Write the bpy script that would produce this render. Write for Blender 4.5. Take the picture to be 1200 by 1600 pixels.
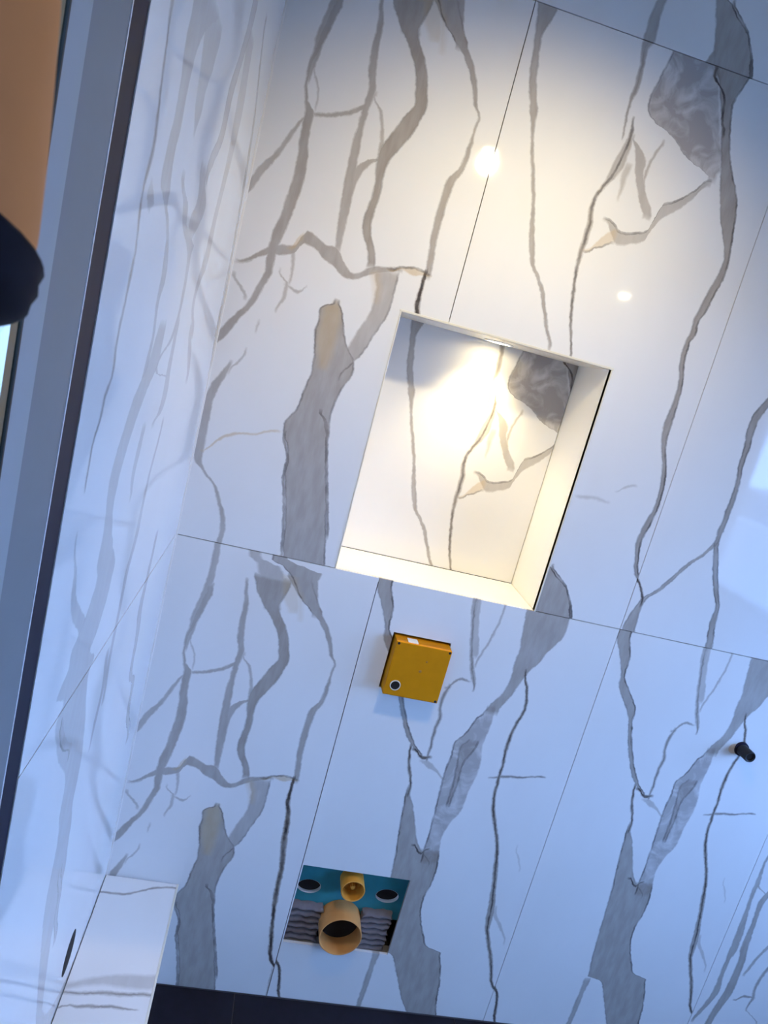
import bpy, bmesh, math, random
from mathutils import Vector, Matrix
random.seed(7)
for o in list(bpy.data.objects):
    bpy.data.objects.remove(o)
scene = bpy.context.scene
COL = scene.collection

# ------------------------------------------------------------------ camera
# metres; wall_back face is the plane y = 0, room towards -y, floor z = 0
FZ = 1.177                      # height of the horizontal tile joint above the floor
cam_d = bpy.data.cameras.new('camera')
cam = bpy.data.objects.new('camera', cam_d)
COL.objects.link(cam)
cam_d.sensor_fit = 'VERTICAL'
cam_d.sensor_height = 24.0
cam_d.lens = 1125.83 * 24.0 / 1600.0
cam_d.clip_start = 0.02
cam_d.dof.use_dof = True
cam_d.dof.focus_distance = 1.75
cam_d.dof.aperture_fstop = 20.0
RX = Vector((0.96179, -0.10679, 0.25218))
RF = Vector((0.1611, 0.9655, -0.2046)).normalized()
RX = (RX - RX.dot(RF) * RF).normalized()
RU = RX.cross(RF)
cam.matrix_world = Matrix(((RX.x, RU.x, -RF.x, -0.2868),
                           (RX.y, RU.y, -RF.y, -1.5441),
                           (RX.z, RU.z, -RF.z, 0.4778 + FZ),
                           (0, 0, 0, 1)))
scene.camera = cam

# ------------------------------------------------------------------ world, exposure
world = bpy.data.worlds.new('sky')
scene.world = world
world.use_nodes = True
wn = world.node_tree.nodes
wn['Background'].inputs['Color'].default_value = (0.275, 0.47, 1.0, 1)
wn['Background'].inputs['Strength'].default_value = 20.0
vs = scene.view_settings
vs.view_transform = 'Standard'
vs.look = 'None'
vs.gamma = 1.0
vs.use_curve_mapping = False
vs.exposure = 0.0
scene.cycles.max_bounces = 6
scene.cycles.diffuse_bounces = 4
scene.cycles.glossy_bounces = 4
WARM = (1.0, 0.83, 0.50)

# ------------------------------------------------------------------ room dimensions
XC = -0.4583                     # left wall face
XR, YR, ZC = 2.35, -3.4, FZ + 1.45
NX0, NX1, NZ1, ND = -0.1021, 0.3774, 0.5748, 0.192    # niche
LX, LZ = -0.2834, -0.8738 + FZ                        # ledge

# ------------------------------------------------------------------ helpers
def link(name, me, mat=None, parent=None, loc=None, rot=None):
    o = bpy.data.objects.new(name, me)
    COL.objects.link(o)
    if mat is not None and me is not None:
        me.materials.append(mat)
    if loc is not None:
        o.location = loc
    if rot is not None:
        o.rotation_euler = rot
    if parent is not None:
        o.parent = parent
        o.matrix_parent_inverse = parent.matrix_basis.inverted()
    return o

def to_mesh(bm, name, smooth=False):
    bmesh.ops.recalc_face_normals(bm, faces=bm.faces)
    me = bpy.data.meshes.new(name)
    bm.to_mesh(me)
    bm.free()
    if smooth:
        for p in me.polygons:
            p.use_smooth = True
    return me

def thing(name, label, cat, loc=(0, 0, 0), group=None):
    o = bpy.data.objects.new(name, None)
    COL.objects.link(o)
    o.location = loc
    o.empty_display_size = 0.05
    o['label'] = label
    o['category'] = cat
    if group:
        o['group'] = group
    return o

def structure(o):
    o['kind'] = 'structure'
    return o

def struct_empty(name, loc=(0, 0, 0)):
    o = bpy.data.objects.new(name, None)
    COL.objects.link(o)
    o.location = loc
    o['kind'] = 'structure'
    return o

def add_box(bm, lo, hi, bev=0.0):
    r = bmesh.ops.create_cube(bm, size=1.0)
    vs_ = r['verts']
    for v in vs_:
        v.co = Vector([lo[i] + (v.co[i] + 0.5) * (hi[i] - lo[i]) for i in range(3)])
    if bev > 0:
        es = list({e for v in vs_ for e in v.link_edges})
        bmesh.ops.bevel(bm, geom=es, offset=bev, segments=2, affect='EDGES', profile=0.5)

def box(name, lo, hi, mat, parent=None, bev=0.0):
    bm = bmesh.new()
    add_box(bm, lo, hi, bev)
    return link(name, to_mesh(bm, name), mat, parent)

def slab_bm(x0, x1, z0, z1, thick, holes=(), y=0.0):
    """plate facing -y with rectangular cut-outs, front at y, back at y + thick"""
    xs = sorted({x0, x1} | {min(max(h[i], x0), x1) for h in holes for i in (0, 1)})
    zs = sorted({z0, z1} | {min(max(h[i], z0), z1) for h in holes for i in (2, 3)})
    bm = bmesh.new()
    vd = {}
    def V(x, z):
        if (x, z) not in vd:
            vd[(x, z)] = bm.verts.new((x, y, z))
        return vd[(x, z)]
    for i in range(len(xs) - 1):
        for j in range(len(zs) - 1):
            cx, cz = (xs[i] + xs[i + 1]) / 2, (zs[j] + zs[j + 1]) / 2
            if any(h[0] < cx < h[1] and h[2] < cz < h[3] for h in holes):
                continue
            bm.faces.new((V(xs[i], zs[j]), V(xs[i + 1], zs[j]), V(xs[i + 1], zs[j + 1]), V(xs[i], zs[j + 1])))
    r = bmesh.ops.extrude_face_region(bm, geom=list(bm.faces))
    for e in r['geom']:
        if isinstance(e, bmesh.types.BMVert):
            e.co.y += thick
    return bm

def slab(name, x0, x1, z0, z1, thick, mat, parent=None, holes=(), loc=(0, 0, 0), rot=(0, 0, 0)):
    return link(name, to_mesh(slab_bm(x0, x1, z0, z1, thick, holes), name), mat, parent, loc, rot)

def tube_bm(profile, seg=40, bm=None, cx=0.0, cz=0.0, closed=True):
    """lathe about the -y axis: profile of (y, radius)"""
    bm = bm or bmesh.new()
    rings = []
    for y, r in profile:
        if r < 1e-6:
            rings.append([bm.verts.new((cx, y, cz))])
        else:
            rings.append([bm.verts.new((cx + r * math.cos(2 * math.pi * k / seg), y, cz + r * math.sin(2 * math.pi * k / seg))) for k in range(seg)])
    n = len(rings)
    for a in range(n if closed else n - 1):
        A, B = rings[a], rings[(a + 1) % n]
        for k in range(seg):
            k2 = (k + 1) % seg
            if len(A) == 1 and len(B) == 1:
                continue
            if len(A) == 1:
                bm.faces.new((A[0], B[k], B[k2]))
            elif len(B) == 1:
                bm.faces.new((A[k], A[k2], B[0]))
            else:
                bm.faces.new((A[k], A[k2], B[k2], B[k]))
    return bm

def auto_smooth(me, ang=35):
    for p in me.polygons:
        p.use_smooth = True
    try:
        me.set_sharp_from_angle(angle=math.radians(ang))
    except Exception:
        pass
    return me

# ------------------------------------------------------------------ materials
def mat_new(name):
    m = bpy.data.materials.new(name)
    m.use_nodes = True
    nt = m.node_tree
    return m, nt, nt.nodes['Principled BSDF']

def plain(name, col, rough=0.5, metal=0.0, noise=0.08, scale=30.0, spec=0.5):
    """plain colour with a little procedural mottling"""
    m, nt, b = mat_new(name)
    tc = nt.nodes.new('ShaderNodeTexCoord')
    n = nt.nodes.new('ShaderNodeTexNoise')
    n.inputs['Scale'].default_value = scale
    n.inputs['Detail'].default_value = 4
    nt.links.new(tc.outputs['Object'], n.inputs['Vector'])
    mx = nt.nodes.new('ShaderNodeMix')
    mx.data_type = 'RGBA'
    mx.inputs['A'].default_value = (*[c * (1 - noise) for c in col], 1)
    mx.inputs['B'].default_value = (*[min(1, c * (1 + noise)) for c in col], 1)
    nt.links.new(n.outputs['Fac'], mx.inputs['Factor'])
    nt.links.new(mx.outputs['Result'], b.inputs['Base Color'])
    b.inputs['Roughness'].default_value = rough
    b.inputs['Metallic'].default_value = metal
    b.inputs['Specular IOR Level'].default_value = spec
    return m

def emissive(name, col, strength):
    m, nt, b = mat_new(name)
    b.inputs['Base Color'].default_value = (*col, 1)
    b.inputs['Emission Color'].default_value = (*col, 1)
    b.inputs['Emission Strength'].default_value = strength
    return m

def glass_pane(name, tint):
    m, nt, b = mat_new(name)
    nt.nodes.remove(b)
    out = nt.nodes['Material Output']
    tr = nt.nodes.new('ShaderNodeBsdfTransparent')
    tr.inputs['Color'].default_value = (*tint, 1)
    gl = nt.nodes.new('ShaderNodeBsdfGlossy')
    gl.inputs['Roughness'].default_value = 0.02
    lw = nt.nodes.new('ShaderNodeLayerWeight')
    lw.inputs['Blend'].default_value = 0.5
    pw = nt.nodes.new('ShaderNodeMath')
    pw.operation = 'POWER'
    nt.links.new(lw.outputs['Facing'], pw.inputs[0])
    pw.inputs[1].default_value = 5.0
    fr = nt.nodes.new('ShaderNodeMath')
    fr.operation = 'MULTIPLY_ADD'
    nt.links.new(pw.outputs[0], fr.inputs[0])
    fr.inputs[1].default_value = 0.9
    fr.inputs[2].default_value = 0.04
    mx = nt.nodes.new('ShaderNodeMixShader')
    nt.links.new(fr.outputs[0], mx.inputs[0])
    nt.links.new(tr.outputs[0], mx.inputs[1])
    nt.links.new(gl.outputs[0], mx.inputs[2])
    nt.links.new(mx.outputs[0], out.inputs['Surface'])
    return m

# veins of the printed marble, in tile coordinates: (direction, hue, opacity %, dark low edge %, dark high edge %, softness mm,
# [(position along mm, centre mm, half width 0.1 mm), ...]); V runs up the tile, H across it; hue 0 taupe, 1 ochre, 3 mottled grey
PRINTS = {
 'P1': [
  ('V',0,72,0,0,2.0,[(403,129,105),(438,151,105),(472,169,81),(513,195,65),(550,206,70),(581,216,69),(605,214,81),(633,215,92),(663,220,114),(692,226,103),(726,230,114),(768,235,113),(808,233,101),(847,228,85),(887,228,89),(906,218,33),(934,211,26),(964,210,39),(1000,218,54),(1050,229,76),(1090,238,75),(1102,237,75)]),
  ('V',0,60,0,0,2.0,[(688,128,56),(719,143,67),(745,154,78),(766,163,78),(799,185,56),(835,200,44),(870,216,33),(885,224,22)]),
  ('V',0,50,0,0,2.0,[(898,238,18),(932,234,18),(970,218,13)]),
  ('H',0,65,0,0,2.0,[(236,887,29),(276,898,41),(314,916,51),(333,937,61),(341,955,45)]),
  ('V',0,68,0,0,2.0,[(658,340,59),(686,338,70),(723,336,93),(769,334,104),(814,331,91),(858,329,79),(903,330,56),(935,332,67),(958,335,67),(990,327,78),(1032,323,66),(1074,322,55),(1113,314,33),(1129,312,33)]),
  ('V',0,55,0,0,2.0,[(859,378,41),(889,373,34),(926,361,34),(953,341,18)]),
  ('V',0,80,25,15,2.0,[(645,413,71),(672,407,71),(701,391,82),(727,385,82),(761,388,70),(794,390,70),(829,386,92),(858,390,138),(895,408,172),(931,423,160),(961,434,114),(977,430,114),(1017,419,113),(1054,397,134),(1082,377,177),(1105,371,287),(1130,369,374),(1146,367,416)]),
  ('V',0,65,0,0,2.0,[(757,340,23),(780,339,69),(813,345,92),(833,360,80),(850,383,46)]),
  ('V',0,70,10,25,2.0,[(657,531,48),(681,530,60),(709,527,53),(738,524,60),(775,524,71),(814,526,71),(847,529,83),(870,543,47),(913,548,33),(950,550,16),(972,551,12),(991,538,28),(1023,527,46),(1050,513,64),(1078,490,91),(1101,468,157),(1128,446,223),(1149,431,244),(1164,424,265)]),
  ('V',1,35,0,0,5,[(1077,429,112),(1103,419,178),(1142,408,177),(1157,404,176)]),
  ('V',0,90,90,80,2.0,[(-14,633,37),(25,629,43),(63,626,43),(100,615,43),(141,586,54),(206,573,60),(270,563,53),(335,556,65),(405,553,64),(494,541,72),(561,535,63),(607,525,51),(664,526,39)]),
  ('V',0,60,0,0,2.0,[(21,600,21),(67,598,21),(112,597,18)]),
  ('H',0,70,0,0,2.0,[(155,585,27),(176,597,45),(206,619,78),(233,629,100),(256,635,89),(274,664,133),(294,660,111),(317,647,134),(338,643,179),(364,621,113),(380,616,57),(416,636,79),(449,647,57),(473,653,34)]),
  ('H',1,50,0,0,3,[(246,635,22),(256,645,89),(264,663,88)]),
  ('H',1,60,0,60,2.0,[(453,648,18),(482,658,27),(503,657,79),(523,660,34),(533,658,18)]),
  ('V',0,50,0,0,2.0,[(512,247,19),(544,257,42),(566,257,35),(587,237,19)]),
  ('H',0,50,0,0,2.0,[(257,564,23),(276,557,32),(288,560,32),(292,573,18)]),
  ('V',0,50,0,0,2.0,[(570,261,23),(617,258,35),(634,253,46)]),
  ('V',0,60,0,35,2.5,[(411,395,98),(445,408,146),(480,425,170),(507,433,170),(540,446,170),(577,454,181),(611,453,192),(642,447,251)]),
  ('V',1,40,0,0,7,[(579,441,60),(607,436,84),(634,427,95)]),
  ('V',0,72,45,40,2.0,[(-3,424,467),(25,419,470),(58,414,455),(111,403,453),(164,391,462),(189,384,450),(215,380,431),(241,376,424),(266,366,479),(291,363,482),(319,368,375),(346,372,344),(373,375,355),(400,382,366),(427,387,426),(452,383,413),(474,371,350),(492,365,313),(521,360,247),(540,357,227),(559,363,36)]),
  ('V',1,50,0,0,7,[(422,366,97),(452,363,157),(491,359,204),(521,360,192),(540,358,191),(559,363,36)]),
  ('V',0,55,50,90,2.0,[(68,460,16),(111,451,21),(174,435,20),(246,417,20),(292,407,35),(306,402,74),(320,394,74),(331,383,15)]),
  ('V',0,50,90,30,2.0,[(-3,373,21),(31,369,26),(85,360,23),(142,347,23),(184,338,25),(211,338,35),(226,335,25),(270,319,20)]),
  ('H',1,60,0,0,2.0,[(163,192,20),(175,208,30),(205,236,40),(228,246,25),(258,252,20),(305,270,20)]),
  ('V',0,65,0,0,2.0,[(-3,235,60),(17,236,55),(55,232,55),(90,217,45),(124,200,37),(149,172,37),(174,154,87),(203,153,96),(239,151,108),(285,150,107),(334,160,83),(367,173,59),(384,179,33)]),
  ('V',0,50,0,0,2.0,[(367,180,19),(388,193,24),(416,205,19)]),
  ('V',0,40,0,0,2.0,[(461,216,19),(479,218,23)]),
  ('H',0,45,0,0,2.0,[(150,582,18),(174,591,27),(211,623,27)]),
  ('V',0,50,0,0,2.0,[(519,182,32),(539,166,41),(559,150,32)]),
  ('V',0,62,0,0,2.0,[(941,213,31),(983,216,67),(1031,220,82),(1079,229,76),(1132,234,76),(1183,234,70),(1197,233,60)]),
  ('V',0,55,0,0,4,[(1077,381,183),(1099,371,208),(1127,366,246),(1155,361,284),(1180,345,231),(1187,316,128)]),
  ('V',0,72,40,10,2.0,[(1082,484,120),(1107,462,177),(1133,449,242),(1160,437,293),(1185,421,455),(1191,372,154)]),
  ('V',1,30,0,0,7,[(1062,448,37),(1091,442,53),(1119,435,79),(1139,423,65)]),
 ],
 'P2': [
  ('V',0,70,20,20,2.0,[(584,227,26),(621,209,31),(662,190,35),(698,173,38),(718,156,38),(738,140,45),(770,128,54),(805,117,44),(846,107,29),(898,90,29),(948,72,24),(991,60,35),(1016,54,75),(1040,45,70),(1069,36,70),(1115,28,58),(1153,23,80),(1183,26,160),(1208,23,205),(1216,21,205)]),
  ('V',0,70,15,15,2.0,[(1022,247,12),(1044,244,19),(1085,241,29),(1118,245,60),(1153,243,53),(1187,238,71),(1207,244,109)]),
  ('V',0,80,25,60,2.0,[(120,608,41),(141,593,41),(180,580,46),(221,572,57),(264,578,63),(312,585,40),(363,580,51),(406,568,42),(442,553,50),(496,545,77),(541,546,60),(586,542,49),(634,529,54),(681,526,48),(690,532,59),(722,529,53),(743,535,80),(781,541,80),(819,549,79),(851,551,53),(879,544,71),(906,534,117),(933,523,168),(965,513,193),(995,500,179),(1020,487,127),(1054,471,101),(1088,458,93),(1122,446,112),(1147,437,149),(1174,435,247),(1191,431,344),(1208,426,429),(1228,419,464)]),
  ('V',0,80,70,40,2.0,[(1087,453,20),(1111,440,25),(1146,432,30),(1165,419,44),(1177,400,49),(1185,395,39)]),
  ('V',3,75,35,0,4,[(1000,461,76),(1010,452,152),(1020,437,358),(1035,421,464),(1054,404,574),(1066,381,744),(1080,367,810),(1101,359,802),(1123,356,735),(1150,353,651),(1176,351,576),(1202,348,508),(1217,345,458)]),
  ('V',0,62,55,10,2.0,[(577,279,21),(611,269,26),(639,259,36),(668,251,36),(702,244,41),(730,238,38),(759,234,45),(794,233,55),(823,234,62),(852,233,62),(880,227,50),(905,231,44),(932,243,54),(953,252,99),(973,256,123),(993,260,98),(1022,263,61),(1040,262,39),(1058,258,15)]),
  ('V',0,60,0,0,2.0,[(892,348,91),(911,338,126),(935,321,95),(968,304,99),(995,297,123),(1014,282,61),(1028,269,24)]),
  ('V',0,55,0,0,2.0,[(940,323,20),(960,318,25),(987,319,30),(1014,325,30),(1036,334,25)]),
  ('V',0,45,0,0,3,[(908,276,15),(927,277,30),(950,275,64),(975,277,74)]),
  ('H',0,55,0,95,2.5,[(264,863,27),(286,848,103),(304,835,123),(334,844,112),(360,858,99),(372,903,177),(391,920,121),(416,941,110),(435,965,87),(457,990,65)]),
  ('H',1,50,50,0,3,[(241,793,23),(258,808,54),(275,825,135),(292,837,134)]),
  ('H',0,35,0,0,3,[(391,287,21),(411,290,43),(434,293,37),(468,290,21)]),
  ('H',0,35,0,0,2,[(479,319,11),(495,333,32),(519,342,27)]),
  ('V',0,72,10,75,2.0,[(-14,420,531),(1,418,504),(29,419,400),(53,416,327),(75,409,241),(97,398,127),(115,386,22)]),
  ('V',0,70,15,15,2.0,[(12,241,114),(49,240,94),(76,243,82),(90,246,70)]),
  ('V',0,75,20,80,2.0,[(0,429,430),(29,420,430),(48,412,401),(71,400,355),(92,381,252),(113,365,155),(123,355,107)]),
 ],
 'P3': [
  ('V',0,72,10,25,2.0,[(928,354,146),(978,376,117),(1021,388,137),(1054,393,218),(1075,401,290),(1101,406,333),(1128,412,433),(1160,417,518),(1194,415,539)]),
  ('V',3,66,55,15,2.0,[(491,314,190),(523,313,201),(566,311,167),(608,314,226),(652,323,331),(707,323,359),(749,325,402),(790,327,385),(829,322,354),(857,332,265),(899,341,205),(937,350,102)]),
  ('V',0,45,50,50,2.0,[(658,318,36),(720,319,54),(774,316,71),(829,325,177),(841,331,118)]),
  ('V',0,74,55,20,2.0,[(484,272,447),(512,259,352),(540,245,254),(583,234,197),(633,222,127),(689,208,26)]),
  ('V',0,75,30,65,2.0,[(-12,432,377),(70,404,483),(118,390,564),(166,374,623),(203,358,661),(210,337,856),(229,334,847),(236,316,679),(269,303,593),(331,287,492),(377,282,479),(440,284,547),(485,282,558),(521,278,552)]),
  ('H',0,80,80,80,2.0,[(264,533,34),(278,517,34),(292,512,48),(299,528,27)]),
  ('V',0,75,30,60,2.0,[(780,212,38),(798,194,45),(825,172,57),(869,148,50),(920,126,44),(971,109,43),(1003,99,116),(1026,83,137),(1055,61,127),(1085,48,42),(1129,38,120),(1176,18,163),(1188,14,163)]),
  ('H',0,85,70,70,2.0,[(194,794,47),(221,774,44),(234,780,40)]),
  ('V',0,60,35,30,2.0,[(771,231,26),(805,231,35),(851,229,41),(890,232,52),(921,224,40),(954,227,43),(974,233,40)]),
  ('H',0,60,20,20,2.0,[(227,967,36),(235,978,42),(258,997,36),(273,994,24)]),
  ('V',0,60,30,20,2.0,[(976,293,23),(1006,282,63),(1059,263,51),(1124,247,51),(1191,235,78)]),
  ('V',0,55,0,0,2.0,[(1037,279,23),(1103,295,26),(1148,303,25),(1201,306,22)]),
  ('V',0,80,50,50,2.0,[(669,211,41),(706,208,35),(744,194,41),(802,183,26)]),
  ('H',0,45,0,0,2.0,[(219,766,32),(239,759,96),(261,749,45),(288,729,32)]),
  ('V',0,80,55,35,2.0,[(20,634,34),(52,626,40),(115,614,47),(144,591,46),(219,565,59),(278,540,58),(321,524,71),(374,518,96),(432,507,70),(503,492,63),(573,475,50),(633,450,55),(685,431,49),(740,424,42),(794,423,42),(854,418,54),(902,422,42),(950,432,41),(1006,420,35),(1048,404,32)]),
  ('V',0,40,0,0,2.0,[(280,584,16),(327,559,45),(389,524,64)]),
  ('H',0,60,30,30,2.0,[(404,753,19),(427,761,45),(482,769,29),(537,780,16)]),
  ('V',0,65,20,20,2.0,[(-36,245,49),(48,247,56),(107,249,62),(156,250,62),(201,252,82)]),
  ('V',0,30,0,0,2.0,[(507,557,16),(534,547,25),(575,529,16)]),
  ('V',0,80,80,60,2.0,[(-61,53,31),(12,36,34),(52,26,40),(84,21,44),(119,12,47),(151,-11,46),(189,-27,46)]),
  ('V',0,50,0,0,2.0,[(1060,270,75),(1129,251,93),(1186,239,92),(1205,238,86)]),
 ],
 'P4': [
  ('V',0,80,45,45,2.0,[(5,238,86),(42,230,76),(73,225,67),(104,223,42),(144,204,54),(184,186,65),(230,170,59),(264,160,47),(288,160,58),(318,161,58),(360,161,52),(406,158,46),(450,150,52),(490,149,63),(529,143,79),(557,144,85),(597,159,84),(619,168,79)]),
  ('V',0,72,35,30,2.0,[(-9,22,163),(7,21,154),(42,23,103),(73,28,53),(89,35,47),(112,58,41),(149,83,41),(192,111,41),(229,142,41),(267,160,35)]),
  ('V',0,80,60,60,2.0,[(69,30,41),(87,28,41),(104,20,41),(120,8,41),(133,-3,41),(152,-13,40)]),
 ],
 'P5': [
  ('V',0,70,20,20,2.0,[(110,10,36),(141,21,55),(172,32,73),(220,44,90),(270,40,54),(319,39,54),(360,42,107),(401,41,107),(448,37,79),(495,33,53),(542,29,52),(581,30,61),(608,28,35),(650,26,26),(665,29,26)]),
  ('V',0,75,10,30,2.0,[(96,62,92),(121,63,92),(169,71,110),(221,82,127),(276,83,109),(325,82,99),(369,73,107),(409,71,80),(461,69,62),(508,65,70),(545,73,88),(570,85,88)]),
  ('V',0,65,0,0,2.0,[(284,107,36),(310,115,54),(344,125,45),(379,141,54),(409,151,54)]),
  ('V',0,65,20,20,2.0,[(173,159,28),(208,165,46),(241,159,46),(275,161,55),(309,170,55),(340,180,55)]),
  ('V',0,60,0,0,2.0,[(124,212,22),(147,189,22),(173,159,22)]),
  ('H',0,70,20,20,2.0,[(111,195,24),(136,212,50),(165,211,24)]),
  ('V',0,60,0,0,2.0,[(545,73,35),(557,53,35),(574,33,35)]),
 ],
 'PL': [
  ('V',0,55,30,30,2,[(284,-833,27),(325,-833,36),(352,-821,46),(377,-816,55),(394,-804,47),(427,-809,46),(462,-806,46),(489,-802,56),(512,-800,37),(539,-808,45),(564,-813,35),(582,-808,53),(605,-802,63),(625,-804,62),(642,-810,52),(666,-816,42),(693,-822,41),(720,-827,60),(724,-826,60)]),
  ('V',0,50,0,0,2,[(380,-651,105),(432,-642,70),(473,-653,82),(496,-646,137),(515,-650,135),(552,-674,76),(575,-711,115),(582,-718,254),(595,-725,249),(623,-727,191),(653,-719,193),(679,-721,191),(712,-723,268),(742,-714,327),(777,-689,572),(789,-670,598)]),
  ('V',0,42,0,0,2,[(665,-625,55),(685,-627,205),(715,-630,269),(746,-626,404),(788,-627,531)]),
  ('V',0,45,0,0,2,[(370,-484,99),(388,-586,64),(431,-513,92),(481,-492,95),(542,-506,146),(557,-524,396),(568,-578,157),(591,-596,188),(613,-641,94)]),
  ('V',0,42,0,0,2,[(557,-525,176),(580,-513,358),(609,-486,375),(648,-521,226)]),
  ('V',0,50,0,0,2,[(558,-776,59),(565,-776,195),(576,-786,47)]),
  ('V',0,42,20,20,2,[(640,-486,93),(664,-474,171),(717,-425,186),(764,-424,205),(829,-389,162),(915,-361,223)]),
  ('V',0,55,40,40,1,[(-207,453,0),(431,-17,164),(573,-23,160),(721,-60,148),(819,-107,137),(900,-186,120),(943,-216,85)]),
  ('V',0,40,0,0,2,[(431,-339,127),(486,-387,116),(550,-348,245),(617,-337,185),(711,-311,253),(781,-310,375),(874,-334,354)]),
  ('V',0,45,15,10,3,[(-1093,-120,2140),(-734,-510,139),(-579,-567,203),(-478,-590,285),(-428,-597,371),(-387,-600,457),(-339,-608,402),(-293,-610,353),(-247,-622,298),(-204,-628,375),(-174,-628,373),(-133,-644,397),(-97,-668,523),(-48,-698,587),(-5,-715,623),(7,-697,614),(36,-732,624),(50,-707,594),(78,-697,670),(95,-678,559),(114,-669,497),(134,-660,434),(166,-682,342),(200,-694,198),(230,-705,159),(263,-709,219),(295,-699,255),(330,-678,265),(364,-650,316),(398,-610,305),(433,-599,232),(445,-595,187)]),
  ('V',0,60,50,0,2,[(-112,-672,75),(-78,-708,109),(-49,-735,89),(-19,-747,61)]),
  ('V',0,45,0,0,2,[(81,-727,188),(119,-766,169),(147,-795,104),(189,-813,49),(234,-833,27)]),
  ('V',0,42,0,0,2,[(312,-531,91),(322,-498,156),(352,-483,179),(393,-490,136),(454,-490,116)]),
  ('V',0,38,0,0,2,[(219,-593,49),(251,-604,96),(279,-600,128),(313,-593,113)]),
  ('V',0,42,0,0,2,[(-129,-504,84),(-46,-518,101),(31,-515,100),(87,-513,119),(136,-491,123),(173,-490,102),(223,-484,82),(306,-456,63)]),
  ('V',0,50,30,30,2,[(-435,-119,121),(-325,-193,144),(-241,-217,137),(-210,-261,128),(-110,-282,152),(-43,-308,173),(13,-297,117),(82,-288,88)]),
  ('V',0,42,0,0,2,[(-187,-541,50),(-141,-537,99),(-94,-527,100),(-27,-544,95)]),
  ('V',0,45,30,30,2,[(-558,-522,66),(-479,-552,82),(-434,-557,80),(-360,-588,75)]),
  ('V',0,40,0,0,2,[(357,-296,110),(403,-327,182),(449,-362,122)]),
 ],
 'PB': [
  ('H',0,60,20,20,2,[(-461,-57,27),(-435,-57,35),(-406,-56,39),(-373,-42,31),(-341,-25,36),(-286,-15,29)]),
  ('H',0,40,0,0,5,[(-461,-310,70),(-427,-298,86),(-391,-288,102),(-367,-285,132),(-328,-283,163),(-300,-281,164),(-283,-277,165)]),
  ('H',0,62,20,20,3,[(-461,-324,35),(-420,-322,35),(-384,-316,49),(-347,-315,48),(-310,-310,49),(-284,-308,35)]),
  ('H',0,60,20,20,2,[(-460,-359,26),(-439,-350,19),(-423,-352,40),(-403,-348,47),(-381,-347,34),(-362,-344,34),(-327,-346,25),(-312,-345,11)]),
 ],
}

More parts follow.
